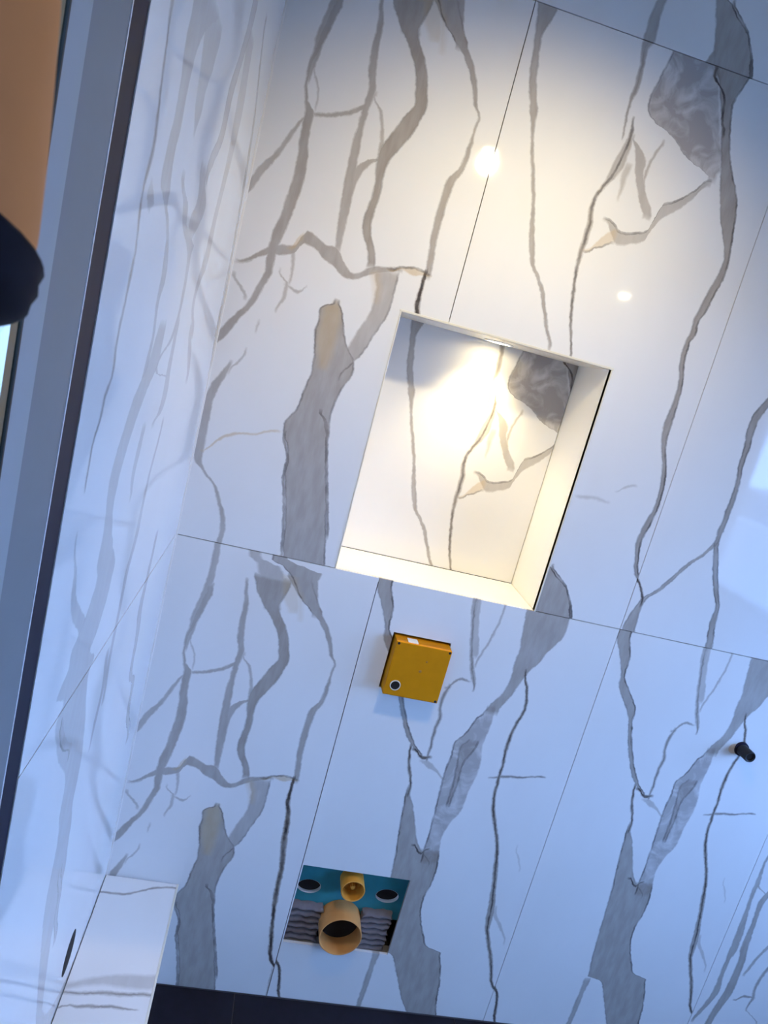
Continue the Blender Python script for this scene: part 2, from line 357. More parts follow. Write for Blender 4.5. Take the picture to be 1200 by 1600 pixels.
def marble(name, key, white=(0.80, 0.795, 0.785), rough=0.045, strength=1.0):
    m, nt, b = mat_new(name)
    N, L = nt.nodes, nt.links
    def math_(op, a, c, clamp=False, d=None):
        n = N.new('ShaderNodeMath')
        n.operation = op
        n.use_clamp = clamp
        for i, s in enumerate((a, c, d)):
            if s is None:
                continue
            if isinstance(s, (int, float)):
                n.inputs[i].default_value = s
            else:
                L.new(s, n.inputs[i])
        return n.outputs[0]
    tc = N.new('ShaderNodeTexCoord')
    # natural raggedness of the vein outlines
    nz = N.new('ShaderNodeTexNoise')
    nz.inputs['Scale'].default_value = 55
    nz.inputs['Detail'].default_value = 5
    nz.inputs['Roughness'].default_value = 0.65
    L.new(tc.outputs['Object'], nz.inputs['Vector'])
    sub = N.new('ShaderNodeVectorMath')
    sub.operation = 'SUBTRACT'
    L.new(nz.outputs['Color'], sub.inputs[0])
    sub.inputs[1].default_value = (0.5, 0.5, 0.5)
    sc = N.new('ShaderNodeVectorMath')
    sc.operation = 'SCALE'
    L.new(sub.outputs[0], sc.inputs[0])
    sc.inputs['Scale'].default_value = 0.009
    ad = N.new('ShaderNodeVectorMath')
    L.new(tc.outputs['Object'], ad.inputs[0])
    L.new(sc.outputs[0], ad.inputs[1])
    sp = N.new('ShaderNodeSeparateXYZ')
    L.new(ad.outputs[0], sp.inputs[0])
    U, Vv = sp.outputs['X'], sp.outputs['Z']
    cv = N.new('ShaderNodeCombineXYZ')
    cu = N.new('ShaderNodeCombineXYZ')
    for i in range(3):
        L.new(Vv, cv.inputs[i])
        L.new(U, cu.inputs[i])
    acc = {0: None, 1: None, 3: None, 'd': None}
    def put(k, s):
        acc[k] = s if acc[k] is None else math_('MAXIMUM', acc[k], s)
    for kind, hue, al, e0, e1, soft, pts in PRINTS[key]:
        pts = [(a / 1000.0, c / 1000.0, h / 10000.0) for a, c, h in pts]
        t0, t1 = pts[0][0], pts[-1][0]
        top = 1.2 if kind == 'V' else 0.6
        big = key in ('PL', 'PB')
        if big:
            lo_open = hi_open = False
        else:
            lo_open, hi_open = t0 < 0.02, t1 > top - 0.02
        A_ = al / 100.0
        cn = N.new('ShaderNodeVectorCurve')
        mp = cn.mapping
        mp.use_clip = False
        mp.extend = 'HORIZONTAL'
        f0 = 0.02 if lo_open else 0.0
        f1 = 0.02 if hi_open else 0.0
        def fill(curve, seq):
            while len(curve.points) > 2:
                curve.points.remove(curve.points[-1])
            curve.points[0].location = seq[0]
            curve.points[1].location = seq[-1]
            for q in seq[1:-1]:
                curve.points.new(q[0], q[1])
            for pnt in curve.points:
                pnt.handle_type = 'AUTO_CLAMPED'
        ext = [(t0 - f0 - 0.012, pts[0][1], pts[0][2])] + pts + [(t1 + f1 + 0.012, pts[-1][1], pts[-1][2])]
        fill(mp.curves[0], [(q[0], q[1]) for q in ext])
        fill(mp.curves[1], [(q[0], q[2]) for q in ext])
        fill(mp.curves[2], [(t0 - f0 - 0.012, -0.4), (t0 - f0 - 0.0005, 0.75 * A_), (t0 - f0 + 0.008, A_),
                            (t1 + f1 - 0.008, A_), (t1 + f1 + 0.0005, 0.75 * A_), (t1 + f1 + 0.012, -0.4)])
        mp.update()
        L.new((cv if kind == 'V' else cu).outputs[0], cn.inputs['Vector'])
        so = N.new('ShaderNodeSeparateXYZ')
        L.new(cn.outputs[0], so.inputs[0])
        d = math_('SUBTRACT', U if kind == 'V' else Vv, so.outputs['X'])
        a = math_('ABSOLUTE', d, None)
        mm = math_('SUBTRACT', a, so.outputs['Y'])
        s = soft / 1000.0
        fl = math_('MULTIPLY_ADD', mm, -0.5 / s, True, 0.5)
        put(hue, math_('MULTIPLY', fl, so.outputs['Z']))
        mw = sum(q[2] for q in pts) / len(pts)
        if e0 > 0 and e1 > 0 and mw < 0.0058:
            # a thin vein carries one dark thread along its middle
            e = max(e0, e1) / al * 1.8
            ew = 0.0026 + 0.0022 * max(e0, e1) / 100.0
            put('d', math_('MULTIPLY', math_('MULTIPLY_ADD', a, -e / ew, True, e), so.outputs['Z']))
        elif e0 > 0 and e1 > 0 and abs(e0 - e1) < 26:
            ew = 0.0034
            q = math_('ABSOLUTE', mm, None)
            e = (e0 + e1) / 2 / al * 1.7
            put('d', math_('MULTIPLY', math_('MULTIPLY_ADD', q, -e / ew, True, e), so.outputs['Z']))
        else:
            ew = 0.0034
            for e, sg in ((e0, 1), (e1, -1)):
                if e < 20:
                    continue
                q = math_('MULTIPLY_ADD', so.outputs['Y'], float(sg), False, d)
                q = math_('ABSOLUTE', q, None)
                e = e / al * 1.8
                put('d', math_('MULTIPLY', math_('MULTIPLY_ADD', q, -e / ew, True, e), so.outputs['Z']))
    # grain inside the veins, stretched along them
    mpn = N.new('ShaderNodeMapping')
    mpn.inputs['Scale'].default_value = (60, 60, 16)
    L.new(tc.outputs['Object'], mpn.inputs['Vector'])
    g = N.new('ShaderNodeTexNoise')
    g.inputs['Scale'].default_value = 1.0
    g.inputs['Detail'].default_value = 4
    L.new(mpn.outputs[0], g.inputs['Vector'])
    grain = math_('MULTIPLY_ADD', g.outputs['Fac'], 0.5, True, 0.68)
    # patchy dark lines
    n2 = N.new('ShaderNodeTexNoise')
    n2.inputs['Scale'].default_value = 28
    n2.inputs['Detail'].default_value = 3
    L.new(tc.outputs['Object'], n2.inputs['Vector'])
    patch = math_('MULTIPLY_ADD', n2.outputs['Fac'], 2.4, True, -0.42)
    # faint clouding of the white ground
    mp3 = N.new('ShaderNodeMapping')
    mp3.inputs['Scale'].default_value = (7, 7, 2.5)
    L.new(tc.outputs['Object'], mp3.inputs['Vector'])
    n3 = N.new('ShaderNodeTexNoise')
    n3.inputs['Scale'].default_value = 1.0
    n3.inputs['Detail'].default_value = 5
    L.new(mp3.outputs[0], n3.inputs['Vector'])
    def mix(f, A, B):
        n = N.new('ShaderNodeMix')
        n.data_type = 'RGBA'
        if isinstance(f, float):
            n.inputs['Factor'].default_value = f
        else:
            L.new(f, n.inputs['Factor'])
        for s, k in ((A, 'A'), (B, 'B')):
            if isinstance(s, tuple):
                n.inputs[k].default_value = (*s, 1)
            else:
                L.new(s, n.inputs[k])
        return n.outputs['Result']
    w2 = tuple(c * 0.93 for c in white)
    col = mix(n3.outputs['Fac'], white, w2)
    if acc[3] is not None:
        n4 = N.new('ShaderNodeTexNoise')
        n4.inputs['Scale'].default_value = 22
        n4.inputs['Detail'].default_value = 4
        n4.inputs['Distortion'].default_value = 1.2
        L.new(tc.outputs['Object'], n4.inputs['Vector'])
        mot = math_('MULTIPLY_ADD', n4.outputs['Fac'], -2.0, True, 1.85)
        col = mix(math_('MULTIPLY', acc[3], mot), col, (0.25, 0.215, 0.20))
    if acc[0] is not None:
        col = mix(math_('MULTIPLY', math_('MULTIPLY', acc[0], grain), strength), col, (0.225, 0.185, 0.150))
    if acc[1] is not None:
        col = mix(math_('MULTIPLY', acc[1], grain), col, (0.55, 0.41, 0.22))
    if acc['d'] is not None:
        col = mix(math_('MULTIPLY', math_('MULTIPLY', acc['d'], patch), strength), col, (0.032, 0.026, 0.028))
    L.new(col, b.inputs['Base Color'])
    b.inputs['Roughness'].default_value = rough
    b.inputs['IOR'].default_value = 1.5
    return m

M = {}
for k in ('P1', 'P2', 'P3', 'P4', 'P5'):
    M[k] = marble('marble_' + k.lower(), k)
M['PL'] = marble('marble_left', 'PL')
M['PB'] = marble('marble_ledge', 'PB')
M['cream'] = plain('cream_tile', (0.80, 0.785, 0.74), 0.25, noise=0.02, scale=8)
M['grout'] = plain('grout', (0.22, 0.20, 0.19), 0.9)
M['trim'] = plain('cream_trim', (0.72, 0.68, 0.58), 0.3, noise=0.03)
M['plaster'] = plain('plaster', (0.62, 0.60, 0.57), 0.85, noise=0.04, scale=12)
M['ceiling'] = plain('ceiling_paint', (0.66, 0.64, 0.60), 0.9, noise=0.03)
M['floor'] = plain('dark_floor_tile', (0.012, 0.011, 0.016), 0.45, noise=0.35, scale=40, spec=0.15)
M['floor_grout'] = plain('floor_grout', (0.10, 0.095, 0.10), 0.9)
M['alu'] = plain('grey_aluminium', (0.20, 0.205, 0.215), 0.5, 0.0, 0.03, 60, 0.3)
M['alu_light'] = plain('light_grey_aluminium', (0.33, 0.345, 0.36), 0.5, 0.0, 0.03, 60, 0.3)
M['alu_edge'] = plain('bright_aluminium_edge', (0.85, 0.86, 0.88), 0.3, 0.0, 0.02, 60)
M['dark'] = plain('dark_profile', (0.014, 0.013, 0.030), 0.5, 0.0, 0.06, 50, 0.12)
M['black'] = plain('black_rubber', (0.008, 0.008, 0.01), 0.6, 0.0, 0.2, 60)
M['void'] = plain('cavity_shade', (0.012, 0.010, 0.010), 0.95, 0.0, 0.3, 40)  # near-black puts the shade inside holes and cavities into the colour
M['glass'] = glass_pane('window_glass', (0.93, 0.97, 0.97))
M['glass_tint'] = glass_pane('tinted_window_glass', (0.55, 0.58, 0.53))
M['orange'] = plain('orange_plastic', (0.60, 0.235, 0.004), 0.5, 0.0, 0.10, 45, 0.12)
M['orange_dark'] = plain('orange_plastic_inner', (0.40, 0.17, 0.02), 0.5, 0.0, 0.1, 45)
M['pipe'] = plain('orange_brown_pipe', (0.70, 0.31, 0.045), 0.4, 0.0, 0.12, 50)
M['drain'] = plain('tan_pipe', (0.66, 0.30, 0.09), 0.45, 0.0, 0.14, 40)
M['teal'] = plain('teal_board', (0.022, 0.19, 0.22), 0.75, 0.0, 0.22, 28)
M['foam'] = plain('grey_ribbed_foam', (0.17, 0.145, 0.15), 0.9, 0.0, 0.25, 60)
M['white'] = plain('white_core', (0.80, 0.78, 0.76), 0.8, 0.0, 0.05, 60)
M['pale_mark'] = plain('pale_patch', (0.70, 0.58, 0.46), 0.9, 0.0, 0.15, 60)

# ------------------------------------------------------------------ back wall
G = 0.001                        # half of a tile joint
T = 0.008                        # tile thickness
NICHE = (NX0, NX1, FZ, FZ + NZ1)
HOLE = (0.004, 0.2825, FZ - 1.002, FZ - 0.770)
VALVE = (0.066, 0.2065, FZ - 0.263, FZ - 0.121)
bm = slab_bm(XC - 0.02, XR + 0.1, -0.06, ZC + 0.1, 0.03, ((NX0 - 0.0125, NX1 + 0.0125, FZ - 0.0125, FZ + NZ1 + 0.0125), (HOLE[0] - 0.004, HOLE[1] + 0.012, HOLE[2] - 0.004, HOLE[3] + 0.012), VALVE), y=0.005)
wall_back = structure(link('wall_back', to_mesh(bm, 'wall_back'), M['grout']))

def wall_tile(col, row, key, name='tile'):
    ox, oz = col * 0.6, FZ + row * 1.2
    x0, x1 = max(ox, XC + 0.0005) + G - ox, min(ox + 0.6, XR) - G - ox
    z0, z1 = max(oz, 0.003) + G - oz, min(oz + 1.2, ZC) - G - oz
    hs = []
    for h in (NICHE, HOLE, VALVE):
        q = (h[0] - ox, h[1] - ox, h[2] - oz, h[3] - oz)
        if q[1] > x0 and q[0] < x1 and q[3] > z0 and q[2] < z1:
            hs.append(q)
    return slab(name, x0, x1, z0, z1, T, M[key], wall_back, hs, loc=(ox, 0, oz))

KEYS = {(-1, -1): 'P1', (-1, 0): 'P1', (-1, 1): 'P4', (0, -1): 'P3', (0, 0): 'P2', (0, 1): 'P2', (1, -1): 'P3', (1, 0): 'P4',
        (1, 1): 'P4', (2, -1): 'P5', (2, 0): 'P4', (2, 1): 'P4', (3, -1): 'P4', (3, 0): 'P4', (3, 1): 'P4'}
for (c_, r_), k_ in KEYS.items():
    wall_tile(c_, r_, k_)

# niche lining
def part_box(name, lo, hi, mat, parent, bev=0.0):
    return box(name, lo, hi, mat, parent, bev)
NB = FZ
slab('niche_tile', NX0 + 0.062 - 0.006, NX1 + 0.062 - 0.0015, 0.603 + 0.0015, 0.603 + NZ1 + 0.004, T, M['P2'], wall_back, loc=(-0.062, ND, NB - 0.603))
part_box('niche_tile', (NX1, 0.0045, NB - 0.012), (NX1 + 0.012, ND + 0.012, NB + NZ1 + 0.012), M['cream'], wall_back)
part_box('niche_tile', (NX0 - 0.012, 0.0045, NB - 0.012), (NX0, ND + 0.012, NB + NZ1 + 0.012), M['cream'], wall_back)
part_box('niche_tile', (NX0, 0.0045, NB - 0.012), (NX1 - 0.0012, ND - 0.0015, NB), M['cream'], wall_back)
# soffit with the round cut-out of its downlight
LAX, LAY, LAR = 0.150, 0.128, 0.030
bm = bmesh.new()
bmz = NB + NZ1
seg = 40
outer, inner = [], []
for k in range(seg):
    a = 2 * math.pi * k / seg
    dx, dy = math.cos(a), math.sin(a)
    inner.append(bm.verts.new((LAX + LAR * dx, LAY + LAR * dy, bmz)))
    ts = []
    if abs(dx) > 1e-9:
        ts.append(((NX1 - LAX) if dx > 0 else (NX0 - LAX)) / dx)
    if abs(dy) > 1e-9:
        ts.append(((ND + 0.006 - LAY) if dy > 0 else (0.0045 - LAY)) / dy)
    t = min(ts)
    outer.append(bm.verts.new((LAX + t * dx, LAY + t * dy, bmz)))
for k in range(seg):
    k2 = (k + 1) % seg
    bm.faces.new((inner[k], inner[k2], outer[k2], outer[k]))
for cx_, cy_ in ((NX0, 0.0045), (NX1, 0.0045), (NX0, ND + 0.006), (NX1, ND + 0.006)):
    best = sorted(range(seg), key=lambda k: (outer[k].co.x - cx_) ** 2 + (outer[k].co.y - cy_) ** 2)
    k = best[0]
    k2 = (k + 1) % seg
    k0 = (k - 1) % seg
    cv_ = bm.verts.new((cx_, cy_, bmz))
    for a_, b_ in ((k0, k), (k, k2)):
        A, B = outer[a_].co, outer[b_].co
        if abs(A.x - B.x) > 1e-6 and abs(A.y - B.y) > 1e-6:
            bm.faces.new((outer[a_], outer[b_], cv_))
    bm.verts.ensure_lookup_table()
loose = [v for v in bm.verts if not v.link_faces]
bmesh.ops.delete(bm, geom=loose, context='VERTS')
r = bmesh.ops.extrude_face_region(bm, geom=list(bm.faces))
for e in r['geom']:
    if isinstance(e, bmesh.types.BMVert):
        e.co.z += 0.012
link('niche_tile', to_mesh(bm, 'niche_soffit'), M['cream'], wall_back)
box('niche_backing', (NX0 - 0.02, ND + T, NB - 0.02), (NX1 + 0.02, ND + T + 0.02, NB + NZ1 + 0.05), M['grout'], wall_back)
# metal edge trims round the niche mouth
tw = 0.0045
for lo, hi in (((NX0 - tw, -0.0016, NB + NZ1), (NX1 + tw, 0.012, NB + NZ1 + tw)),
               ((NX1, -0.0012, NB - 0.001), (NX1 + tw * 0.8, 0.012, NB + NZ1)),
               ((NX0 - tw * 0.7, -0.0012, NB), (NX0, 0.012, NB + NZ1))):
    box('niche_trim', lo, hi, M['trim'], wall_back, 0.0006)
dl = thing('niche_downlight', 'small round recessed warm downlight in the ceiling of the wall niche', 'downlight', (LAX, LAY, bmz))
bm = tube_bm([(-0.0020, 0.0345), (-0.0020, 0.027), (0.012, 0.0255), (0.012, 0.029), (0.001, 0.029), (-0.0004, 0.0345)])
bmesh.ops.rotate(bm, verts=bm.verts, cent=(0, 0, 0), matrix=Matrix.Rotation(math.radians(90), 3, 'X'))
link('bezel', auto_smooth(to_mesh(bm, 'bezel')), M['alu_edge'], dl).location = (LAX, LAY, bmz)
bm = tube_bm([(0.006, 0.0), (0.006, 0.0256), (0.010, 0.0256), (0.010, 0.0)], closed=False)
bmesh.ops.rotate(bm, verts=bm.verts, cent=(0, 0, 0), matrix=Matrix.Rotation(math.radians(90), 3, 'X'))
NICHE_L = 55.0
link('lens', to_mesh(bm, 'lens'), emissive('niche_lens', WARM, NICHE_L), dl).location = (LAX, LAY, bmz)
sl = bpy.data.lights.new('niche_spot', 'SPOT')
sl.energy, sl.color, sl.spot_size, sl.spot_blend, sl.shadow_soft_size = 13.0, (1.0, 0.80, 0.46), math.radians(106), 0.9, 0.02
so_ = bpy.data.objects.new('niche_spot', sl)
COL.objects.link(so_)
so_.parent = dl
so_.location = (0, 0, 0.001)

# ------------------------------------------------------------------ left wall: tiled pier beside the window
YW0 = -0.891                     # end of the tiles
bm = slab_bm(YW0, 0.03, -0.06, ZC + 0.1, 0.06, (), y=0.005)
wall_left = structure(link('wall_left', to_mesh(bm, 'wall_left'), M['grout'], loc=(XC, 0, 0), rot=(0, 0, math.radians(90))))
bpy.context.view_layer.update()
for z0, z1 in ((0.003, FZ - G), (FZ + G, FZ + 1.2 - G), (FZ + 1.2 + G, ZC)):
    o = slab('tile', YW0, -0.0005, z0 - FZ, z1 - FZ, T, M['PL'], None, loc=(XC, 0, FZ), rot=(0, 0, math.radians(90)))
    o.parent = wall_left
    o.matrix_parent_inverse = wall_left.matrix_basis.inverted()
bm = bmesh.new()
ring = [bm.verts.new((XC + 0.0004, -0.3435 + 0.038 * math.cos(2 * math.pi * k / 28), FZ - 0.7590 + 0.042 * math.sin(2 * math.pi * k / 28))) for k in range(28)]
bm.faces.new(ring)
r = bmesh.ops.extrude_face_region(bm, geom=list(bm.faces))
for e in r['geom']:
    if isinstance(e, bmesh.types.BMVert):
        e.co.x -= 0.004
link('pipe_hole', to_mesh(bm, 'pipe_hole'), M['void'], wall_left)  # flat disc; the shade of the hole is only its dark colour

box('corner_bead', (XC - 0.004, -0.0035, LZ), (XC + 0.0035, 0.004, ZC), M['white'], wall_left)

# ------------------------------------------------------------------ left window (full-height sliding door)
w1 = struct_empty('window_1', (XC, -1.6, 0))
YE = -1.50
WZ0, WZ1 = 0.75, 2.2
def vbar(name, y0, y1, xf, depth, mat, z0=WZ0 - 0.1, z1=WZ1 + 0.1, bev=0.0):
    return box(name, (xf - depth, min(y0, y1), z0), (xf, max(y0, y1), z1), mat, w1, bev)
vbar('cover_profile', YW0 - 0.0005, -0.9335, XC - 0.001, 0.05, M['dark'])
vbar('seal', -0.9335, -0.9365, XC - 0.003, 0.006, M['black'])
vbar('frame_edge', -0.9365, -0.9385, XC + 0.0005, 0.007, M['alu_edge'])
vbar('frame', -0.9385, -1.018, XC, 0.007, M['alu'])
vbar('sash', -1.018, -1.054, XC, 0.007, M['alu_light'])  # flat bar; brighter look of a sloped face put into the lighter grey
vbar('gasket', -1.054, -1.0565, XC + 0.0002, 0.0066, M['black'])
vbar('frame', YE, YE - 0.12, XC, 0.007, M['alu'])
box('pane', (XC - 0.006, YE, WZ0), (XC - 0.001, -1.0565, WZ1), M['glass_tint'], w1)
box('sill', (XC - 0.05, YE, WZ0 - 0.1), (XC, -1.0565, WZ0), M['alu'], w1)
box('head', (XC - 0.05, YE, WZ1), (XC, -1.0565, WZ1 + 0.1), M['alu'], w1)
bm = slab_bm(YR - 0.1, YW0 - 0.0002, -0.06, ZC + 0.1, 0.06, ((YE - 0.12, YW0, WZ0 - 0.1, WZ1 + 0.1),), y=0.001)
structure(link('wall_left_rear', to_mesh(bm, 'wall_left_rear'), M['plaster'], None, loc=(XC, 0, 0), rot=(0, 0, math.radians(90))))

# ------------------------------------------------------------------ rest of the room (seen only as reflections)
W2Y0, W2Y1, W2Z0, W2Z1 = -2.38, -0.10, 0.85, 1.95       # window in the right wall
bm = slab_bm(-0.1, -YR + 0.1, -0.06, ZC + 0.1, 0.08, ((-W2Y1, -W2Y0, W2Z0, W2Z1),))
structure(link('wall_right', to_mesh(bm, 'wall_right'), M['plaster'], loc=(XR, 0, 0), rot=(0, 0, math.radians(-90))))
W3X0, W3X1, W3Z0, W3Z1 = 0.9, 2.1, 0.0, 1.95
bm = slab_bm(-XR - 0.1, -XC + 0.1, -0.06, ZC + 0.1, 0.08, ((-W3X1, -W3X0, W3Z0, W3Z1),))
structure(link('wall_rear', to_mesh(bm, 'wall_rear'), M['plaster'], loc=(0, YR, 0), rot=(0, 0, math.radians(180))))
structure(box('ceiling', (XC - 0.06, YR - 0.1, ZC), (XR + 0.1, 0.04, ZC + 0.1), M['ceiling']))
fl = structure(box('floor', (XC - 0.06, YR - 0.1, -0.06), (XR + 0.1, 0.04, -0.003), M['floor_grout']))
JX = -0.082
ft = bmesh.new()
add_box(ft, (0.001, -0.599, -0.012), (0.599, -0.001, 0.0), 0.0006)
ftm = to_mesh(ft, 'floor_tile')
ftm.materials.append(M['floor'])
for i in range(-1, 5):
    for j in range(6):
        x0 = JX + 0.6 * i
        lo_x, hi_x = max(x0, XC), min(x0 + 0.6, XR)
        if hi_x - lo_x < 0.02:
            continue
        y1 = -0.6 * j
        y0 = max(y1 - 0.6, YR)
        if y1 - y0 < 0.02:
            continue
        if hi_x - lo_x > 0.599 and y1 - y0 > 0.599:
            link('tile', ftm, None, fl, loc=(x0, y1, 0))
        else:
            box('tile', (lo_x + 0.001, y0 + 0.001, -0.012), (hi_x - 0.001, y1 - 0.001, 0.0), M['floor'], fl)
w2 = struct_empty('window_2', (XR, (W2Y0 + W2Y1) / 2, W2Z0))
for lo, hi in (((XR - 0.01, W2Y0, W2Z0), (XR + 0.06, W2Y0 + 0.05, W2Z1)), ((XR - 0.01, W2Y1 - 0.05, W2Z0), (XR + 0.06, W2Y1, W2Z1)),
               ((XR - 0.01, W2Y0, W2Z1 - 0.05), (XR + 0.06, W2Y1, W2Z1)), ((XR - 0.01, W2Y0, W2Z0), (XR + 0.06, W2Y1, W2Z0 + 0.05)),
               ((XR - 0.01, -1.42, W2Z0), (XR + 0.06, -1.37, W2Z1))):
    box('frame', lo, hi, M['alu'], w2)
box('pane', (XR + 0.03, W2Y0, W2Z0), (XR + 0.035, W2Y1, W2Z1), M['glass'], w2)
ground = structure(box('ground', (-40, -40, -0.5), (40, 40, -0.3), plain('outdoor_ground', (0.16, 0.15, 0.14), 0.95, 0.0, 0.2, 0.6)))
structure(box('wall_reflector', (4.0, -12, -0.3), (4.2, 6, 1.05), plain('reflector_render', (0.75, 0.74, 0.72), 0.9, 0.0, 0.05, 3)))  # added pale wall, brightens the lower band of the window reflection
structure(box('wall_backdrop', (-3.3, -9, -0.3), (-3.0, 7, 5.0), plain('backdrop_render', (0.75, 0.74, 0.72), 0.9, 0.0, 0.05, 3)))  # added white wall that keeps the view through the left window bright
w3 = struct_empty('door_1', ((W3X0 + W3X1) / 2, YR, 0))
for lo, hi in (((W3X0, YR - 0.06, 0), (W3X0 + 0.06, YR + 0.01, W3Z1)), ((W3X1 - 0.06, YR - 0.06, 0), (W3X1, YR + 0.01, W3Z1)),
               ((W3X0, YR - 0.06, W3Z1 - 0.06), (W3X1, YR + 0.01, W3Z1))):
    box('frame', lo, hi, M['alu'], w3)
box('leaf', (W3X0 + 0.06, YR - 0.05, 0.005), (W3X1 - 0.06, YR - 0.01, W3Z1 - 0.06), M['alu_light'], w3)

# ------------------------------------------------------------------ hanging lamps that mirror in the tiles
def pendant(loc, label, energy, lens, aim, cone):
    x, y, z = loc
    t = thing('hanging_spotlight', label, 'lamp', (x, y, z), 'hanging spotlights')
    def up(prof, name, mat, closed=True):
        bm = tube_bm(prof, 32, closed=closed)
        bmesh.ops.rotate(bm, verts=bm.verts, cent=(0, 0, 0), matrix=Matrix.Rotation(math.radians(90), 3, 'X'))
        o = link(name, auto_smooth(to_mesh(bm, name)), mat, t)
        o.location = (x, y, z)
        return o
    up([(0.004, 0.020), (0.0, 0.023), (0.06, 0.025), (0.085, 0.012), (0.11, 0.010), (0.11, 0.0), (0.006, 0.0)], 'housing', M['alu_light'], False)
    up([(-0.014, 0.0), (-0.012, 0.011), (-0.006, 0.019), (0.002, 0.0225), (0.005, 0.0)], 'lens', emissive('lamp_lens', (1.0, 0.86, 0.64), lens), False)
    up([(0.105, 0.003), (ZC - z - 0.01, 0.003), (ZC - z - 0.01, 0.0), (0.105, 0.0)], 'cable', M['black'], False)
    up([(ZC - z - 0.02, 0.0), (ZC - z - 0.02, 0.04), (ZC - z, 0.045), (ZC - z, 0.0)], 'ceiling_rose', M['alu_light'], False)
    s = bpy.data.lights.new('lamp_beam', 'SPOT')
    s.energy, s.color, s.spot_size, s.spot_blend, s.shadow_soft_size = energy, WARM, math.radians(cone), 1.0, 0.027
    so = bpy.data.objects.new('lamp_beam', s)
    COL.objects.link(so)
    so.parent = t
    so.location = (0, 0, -0.034)
    so.rotation_euler = (Vector(aim) - Vector(loc)).to_track_quat('-Z', 'Y').to_euler()
    return t
pendant((0.110, -0.665, FZ + 1.112), 'hanging spotlight mirrored as the larger bright dot above the niche', 29.0, 90.0, (0.10, 0, FZ + 0.40), 122)
pendant((1.32, -2.33, FZ + 1.112), 'hanging spotlight mirrored as the smaller bright dot right of the niche', 12.0, 260.0, (1.3, -2.2, 0), 140)

# ------------------------------------------------------------------ tiled ledge along the left wall
ledge = thing('tiled_ledge', 'low white marble ledge boxed in along the left wall above the dark floor', 'ledge', (LX, -0.9, 0))
LY = -1.7
o = link('top_tile', to_mesh(slab_bm(XC + 0.0015, LX - 0.005, LY, -0.003, 0.008), 'ledge_top'), M['PB'], None, loc=(0, 0, LZ), rot=(math.radians(-90), 0, 0))
o.parent = ledge
o.matrix_parent_inverse = Matrix.Translation(ledge.location).inverted()
box('side_tile', (LX - 0.011, LY, 0.001), (LX - 0.003, -0.0015, LZ - 0.009), M['PB'], ledge)
box('edge_trim', (LX - 0.005, LY, LZ - 0.010), (LX, -0.0015, LZ + 0.0006), M['trim'], ledge, 0.0006)
box('core', (XC + 0.004, LY + 0.004, 0.001), (LX - 0.012, -0.004, LZ - 0.009), M['grout'], ledge)

# ------------------------------------------------------------------ orange valve cover
vx0, vx1, vz0, vz1, vd = 0.071, 0.2045, FZ - 0.262, FZ - 0.127, 0.034
vc = thing('valve_cover', 'square orange plastic valve cover sticking out of the marble below the niche', 'valve cover', ((vx0 + vx1) / 2, 0, vz0))
bm = bmesh.new()
add_box(bm, (vx0, -vd, vz0), (vx1, 0.03, vz1), 0.0022)
body = link('body', to_mesh(bm, 'cover_body'), M['orange'], vc)
bx, bz = vx0 + 0.024, vz0 + 0.027
link('ring', auto_smooth(to_mesh(tube_bm([(-vd - 0.0014, 0.0105), (-vd - 0.0014, 0.0125), (-vd + 0.001, 0.0130), (-vd + 0.001, 0.0105)], 32, cx=bx, cz=bz), 'ring')), M['trim'], vc)
link('bore', to_mesh(tube_bm([(-vd - 0.0004, 0.0), (-vd - 0.0004, 0.0105), (-vd + 0.001, 0.0105), (-vd + 0.001, 0.0)], 32, cx=bx, cz=bz, closed=False), 'bore'), M['void'], vc)
for sx, sz in ((vx0 + 0.006, vz1 - 0.005), (vx1 - 0.005, vz1 - 0.005), (vx1 - 0.006, vz0 + 0.005)):
    link('screw_hole', to_mesh(tube_bm([(-vd - 0.0004, 0.0), (-vd - 0.0004, 0.0032), (-vd + 0.001, 0.0032), (-vd + 0.001, 0.0)], 12, cx=sx, cz=sz, closed=False), 'screw_hole'), M['void'], vc)
for sx, sz, rr in ((0.143, FZ - 0.190, 0.0036), (0.152, FZ - 0.164, 0.0024)):
    link('moulding_mark', to_mesh(tube_bm([(-vd - 0.0010, 0.0), (-vd - 0.0006, rr), (-vd + 0.001, rr), (-vd + 0.001, 0.0)], 12, cx=sx, cz=sz, closed=False), 'mark'), M['orange_dark'], vc)
bm = bmesh.new()
add_box(bm, (vx0 + 0.028, -vd + 0.004, vz1 - 0.0006), (vx0 + 0.052, -0.006, vz1 + 0.0012), 0.0005)
link('pale_patch', to_mesh(bm, 'pale_mark'), M['white'], vc)  # small pale block on top of the cover
box('valve_recess', (VALVE[0] - 0.005, 0.034, VALVE[2] - 0.005), (VALVE[1] + 0.005, 0.05, VALVE[3] + 0.005), M['void'], wall_back)

# ------------------------------------------------------------------ opening for the wall-hung toilet
box('cavity_lining', (HOLE[0] - 0.03, 0.115, HOLE[2] - 0.03), (HOLE[1] + 0.03, 0.125, HOLE[3] + 0.03), M['void'], wall_back)
for lo, hi in (((HOLE[0] - 0.03, 0.034, HOLE[2] - 0.03), (HOLE[0] - 0.02, 0.12, HOLE[3] + 0.03)), ((HOLE[1] + 0.02, 0.034, HOLE[2] - 0.03), (HOLE[1] + 0.03, 0.12, HOLE[3] + 0.03)),
               ((HOLE[0] - 0.03, 0.034, HOLE[2] - 0.03), (HOLE[1] + 0.03, 0.12, HOLE[2] - 0.02)), ((HOLE[0] - 0.03, 0.034, HOLE[3] + 0.02), (HOLE[1] + 0.03, 0.12, HOLE[3] + 0.03))):
    box('cavity_lining', lo, hi, M['void'], wall_back)
BY = 0.036
board = thing('mounting_board', 'teal mounting board with two round holes inside the square wall opening', 'board', (0.145, BY, HOLE[2]))
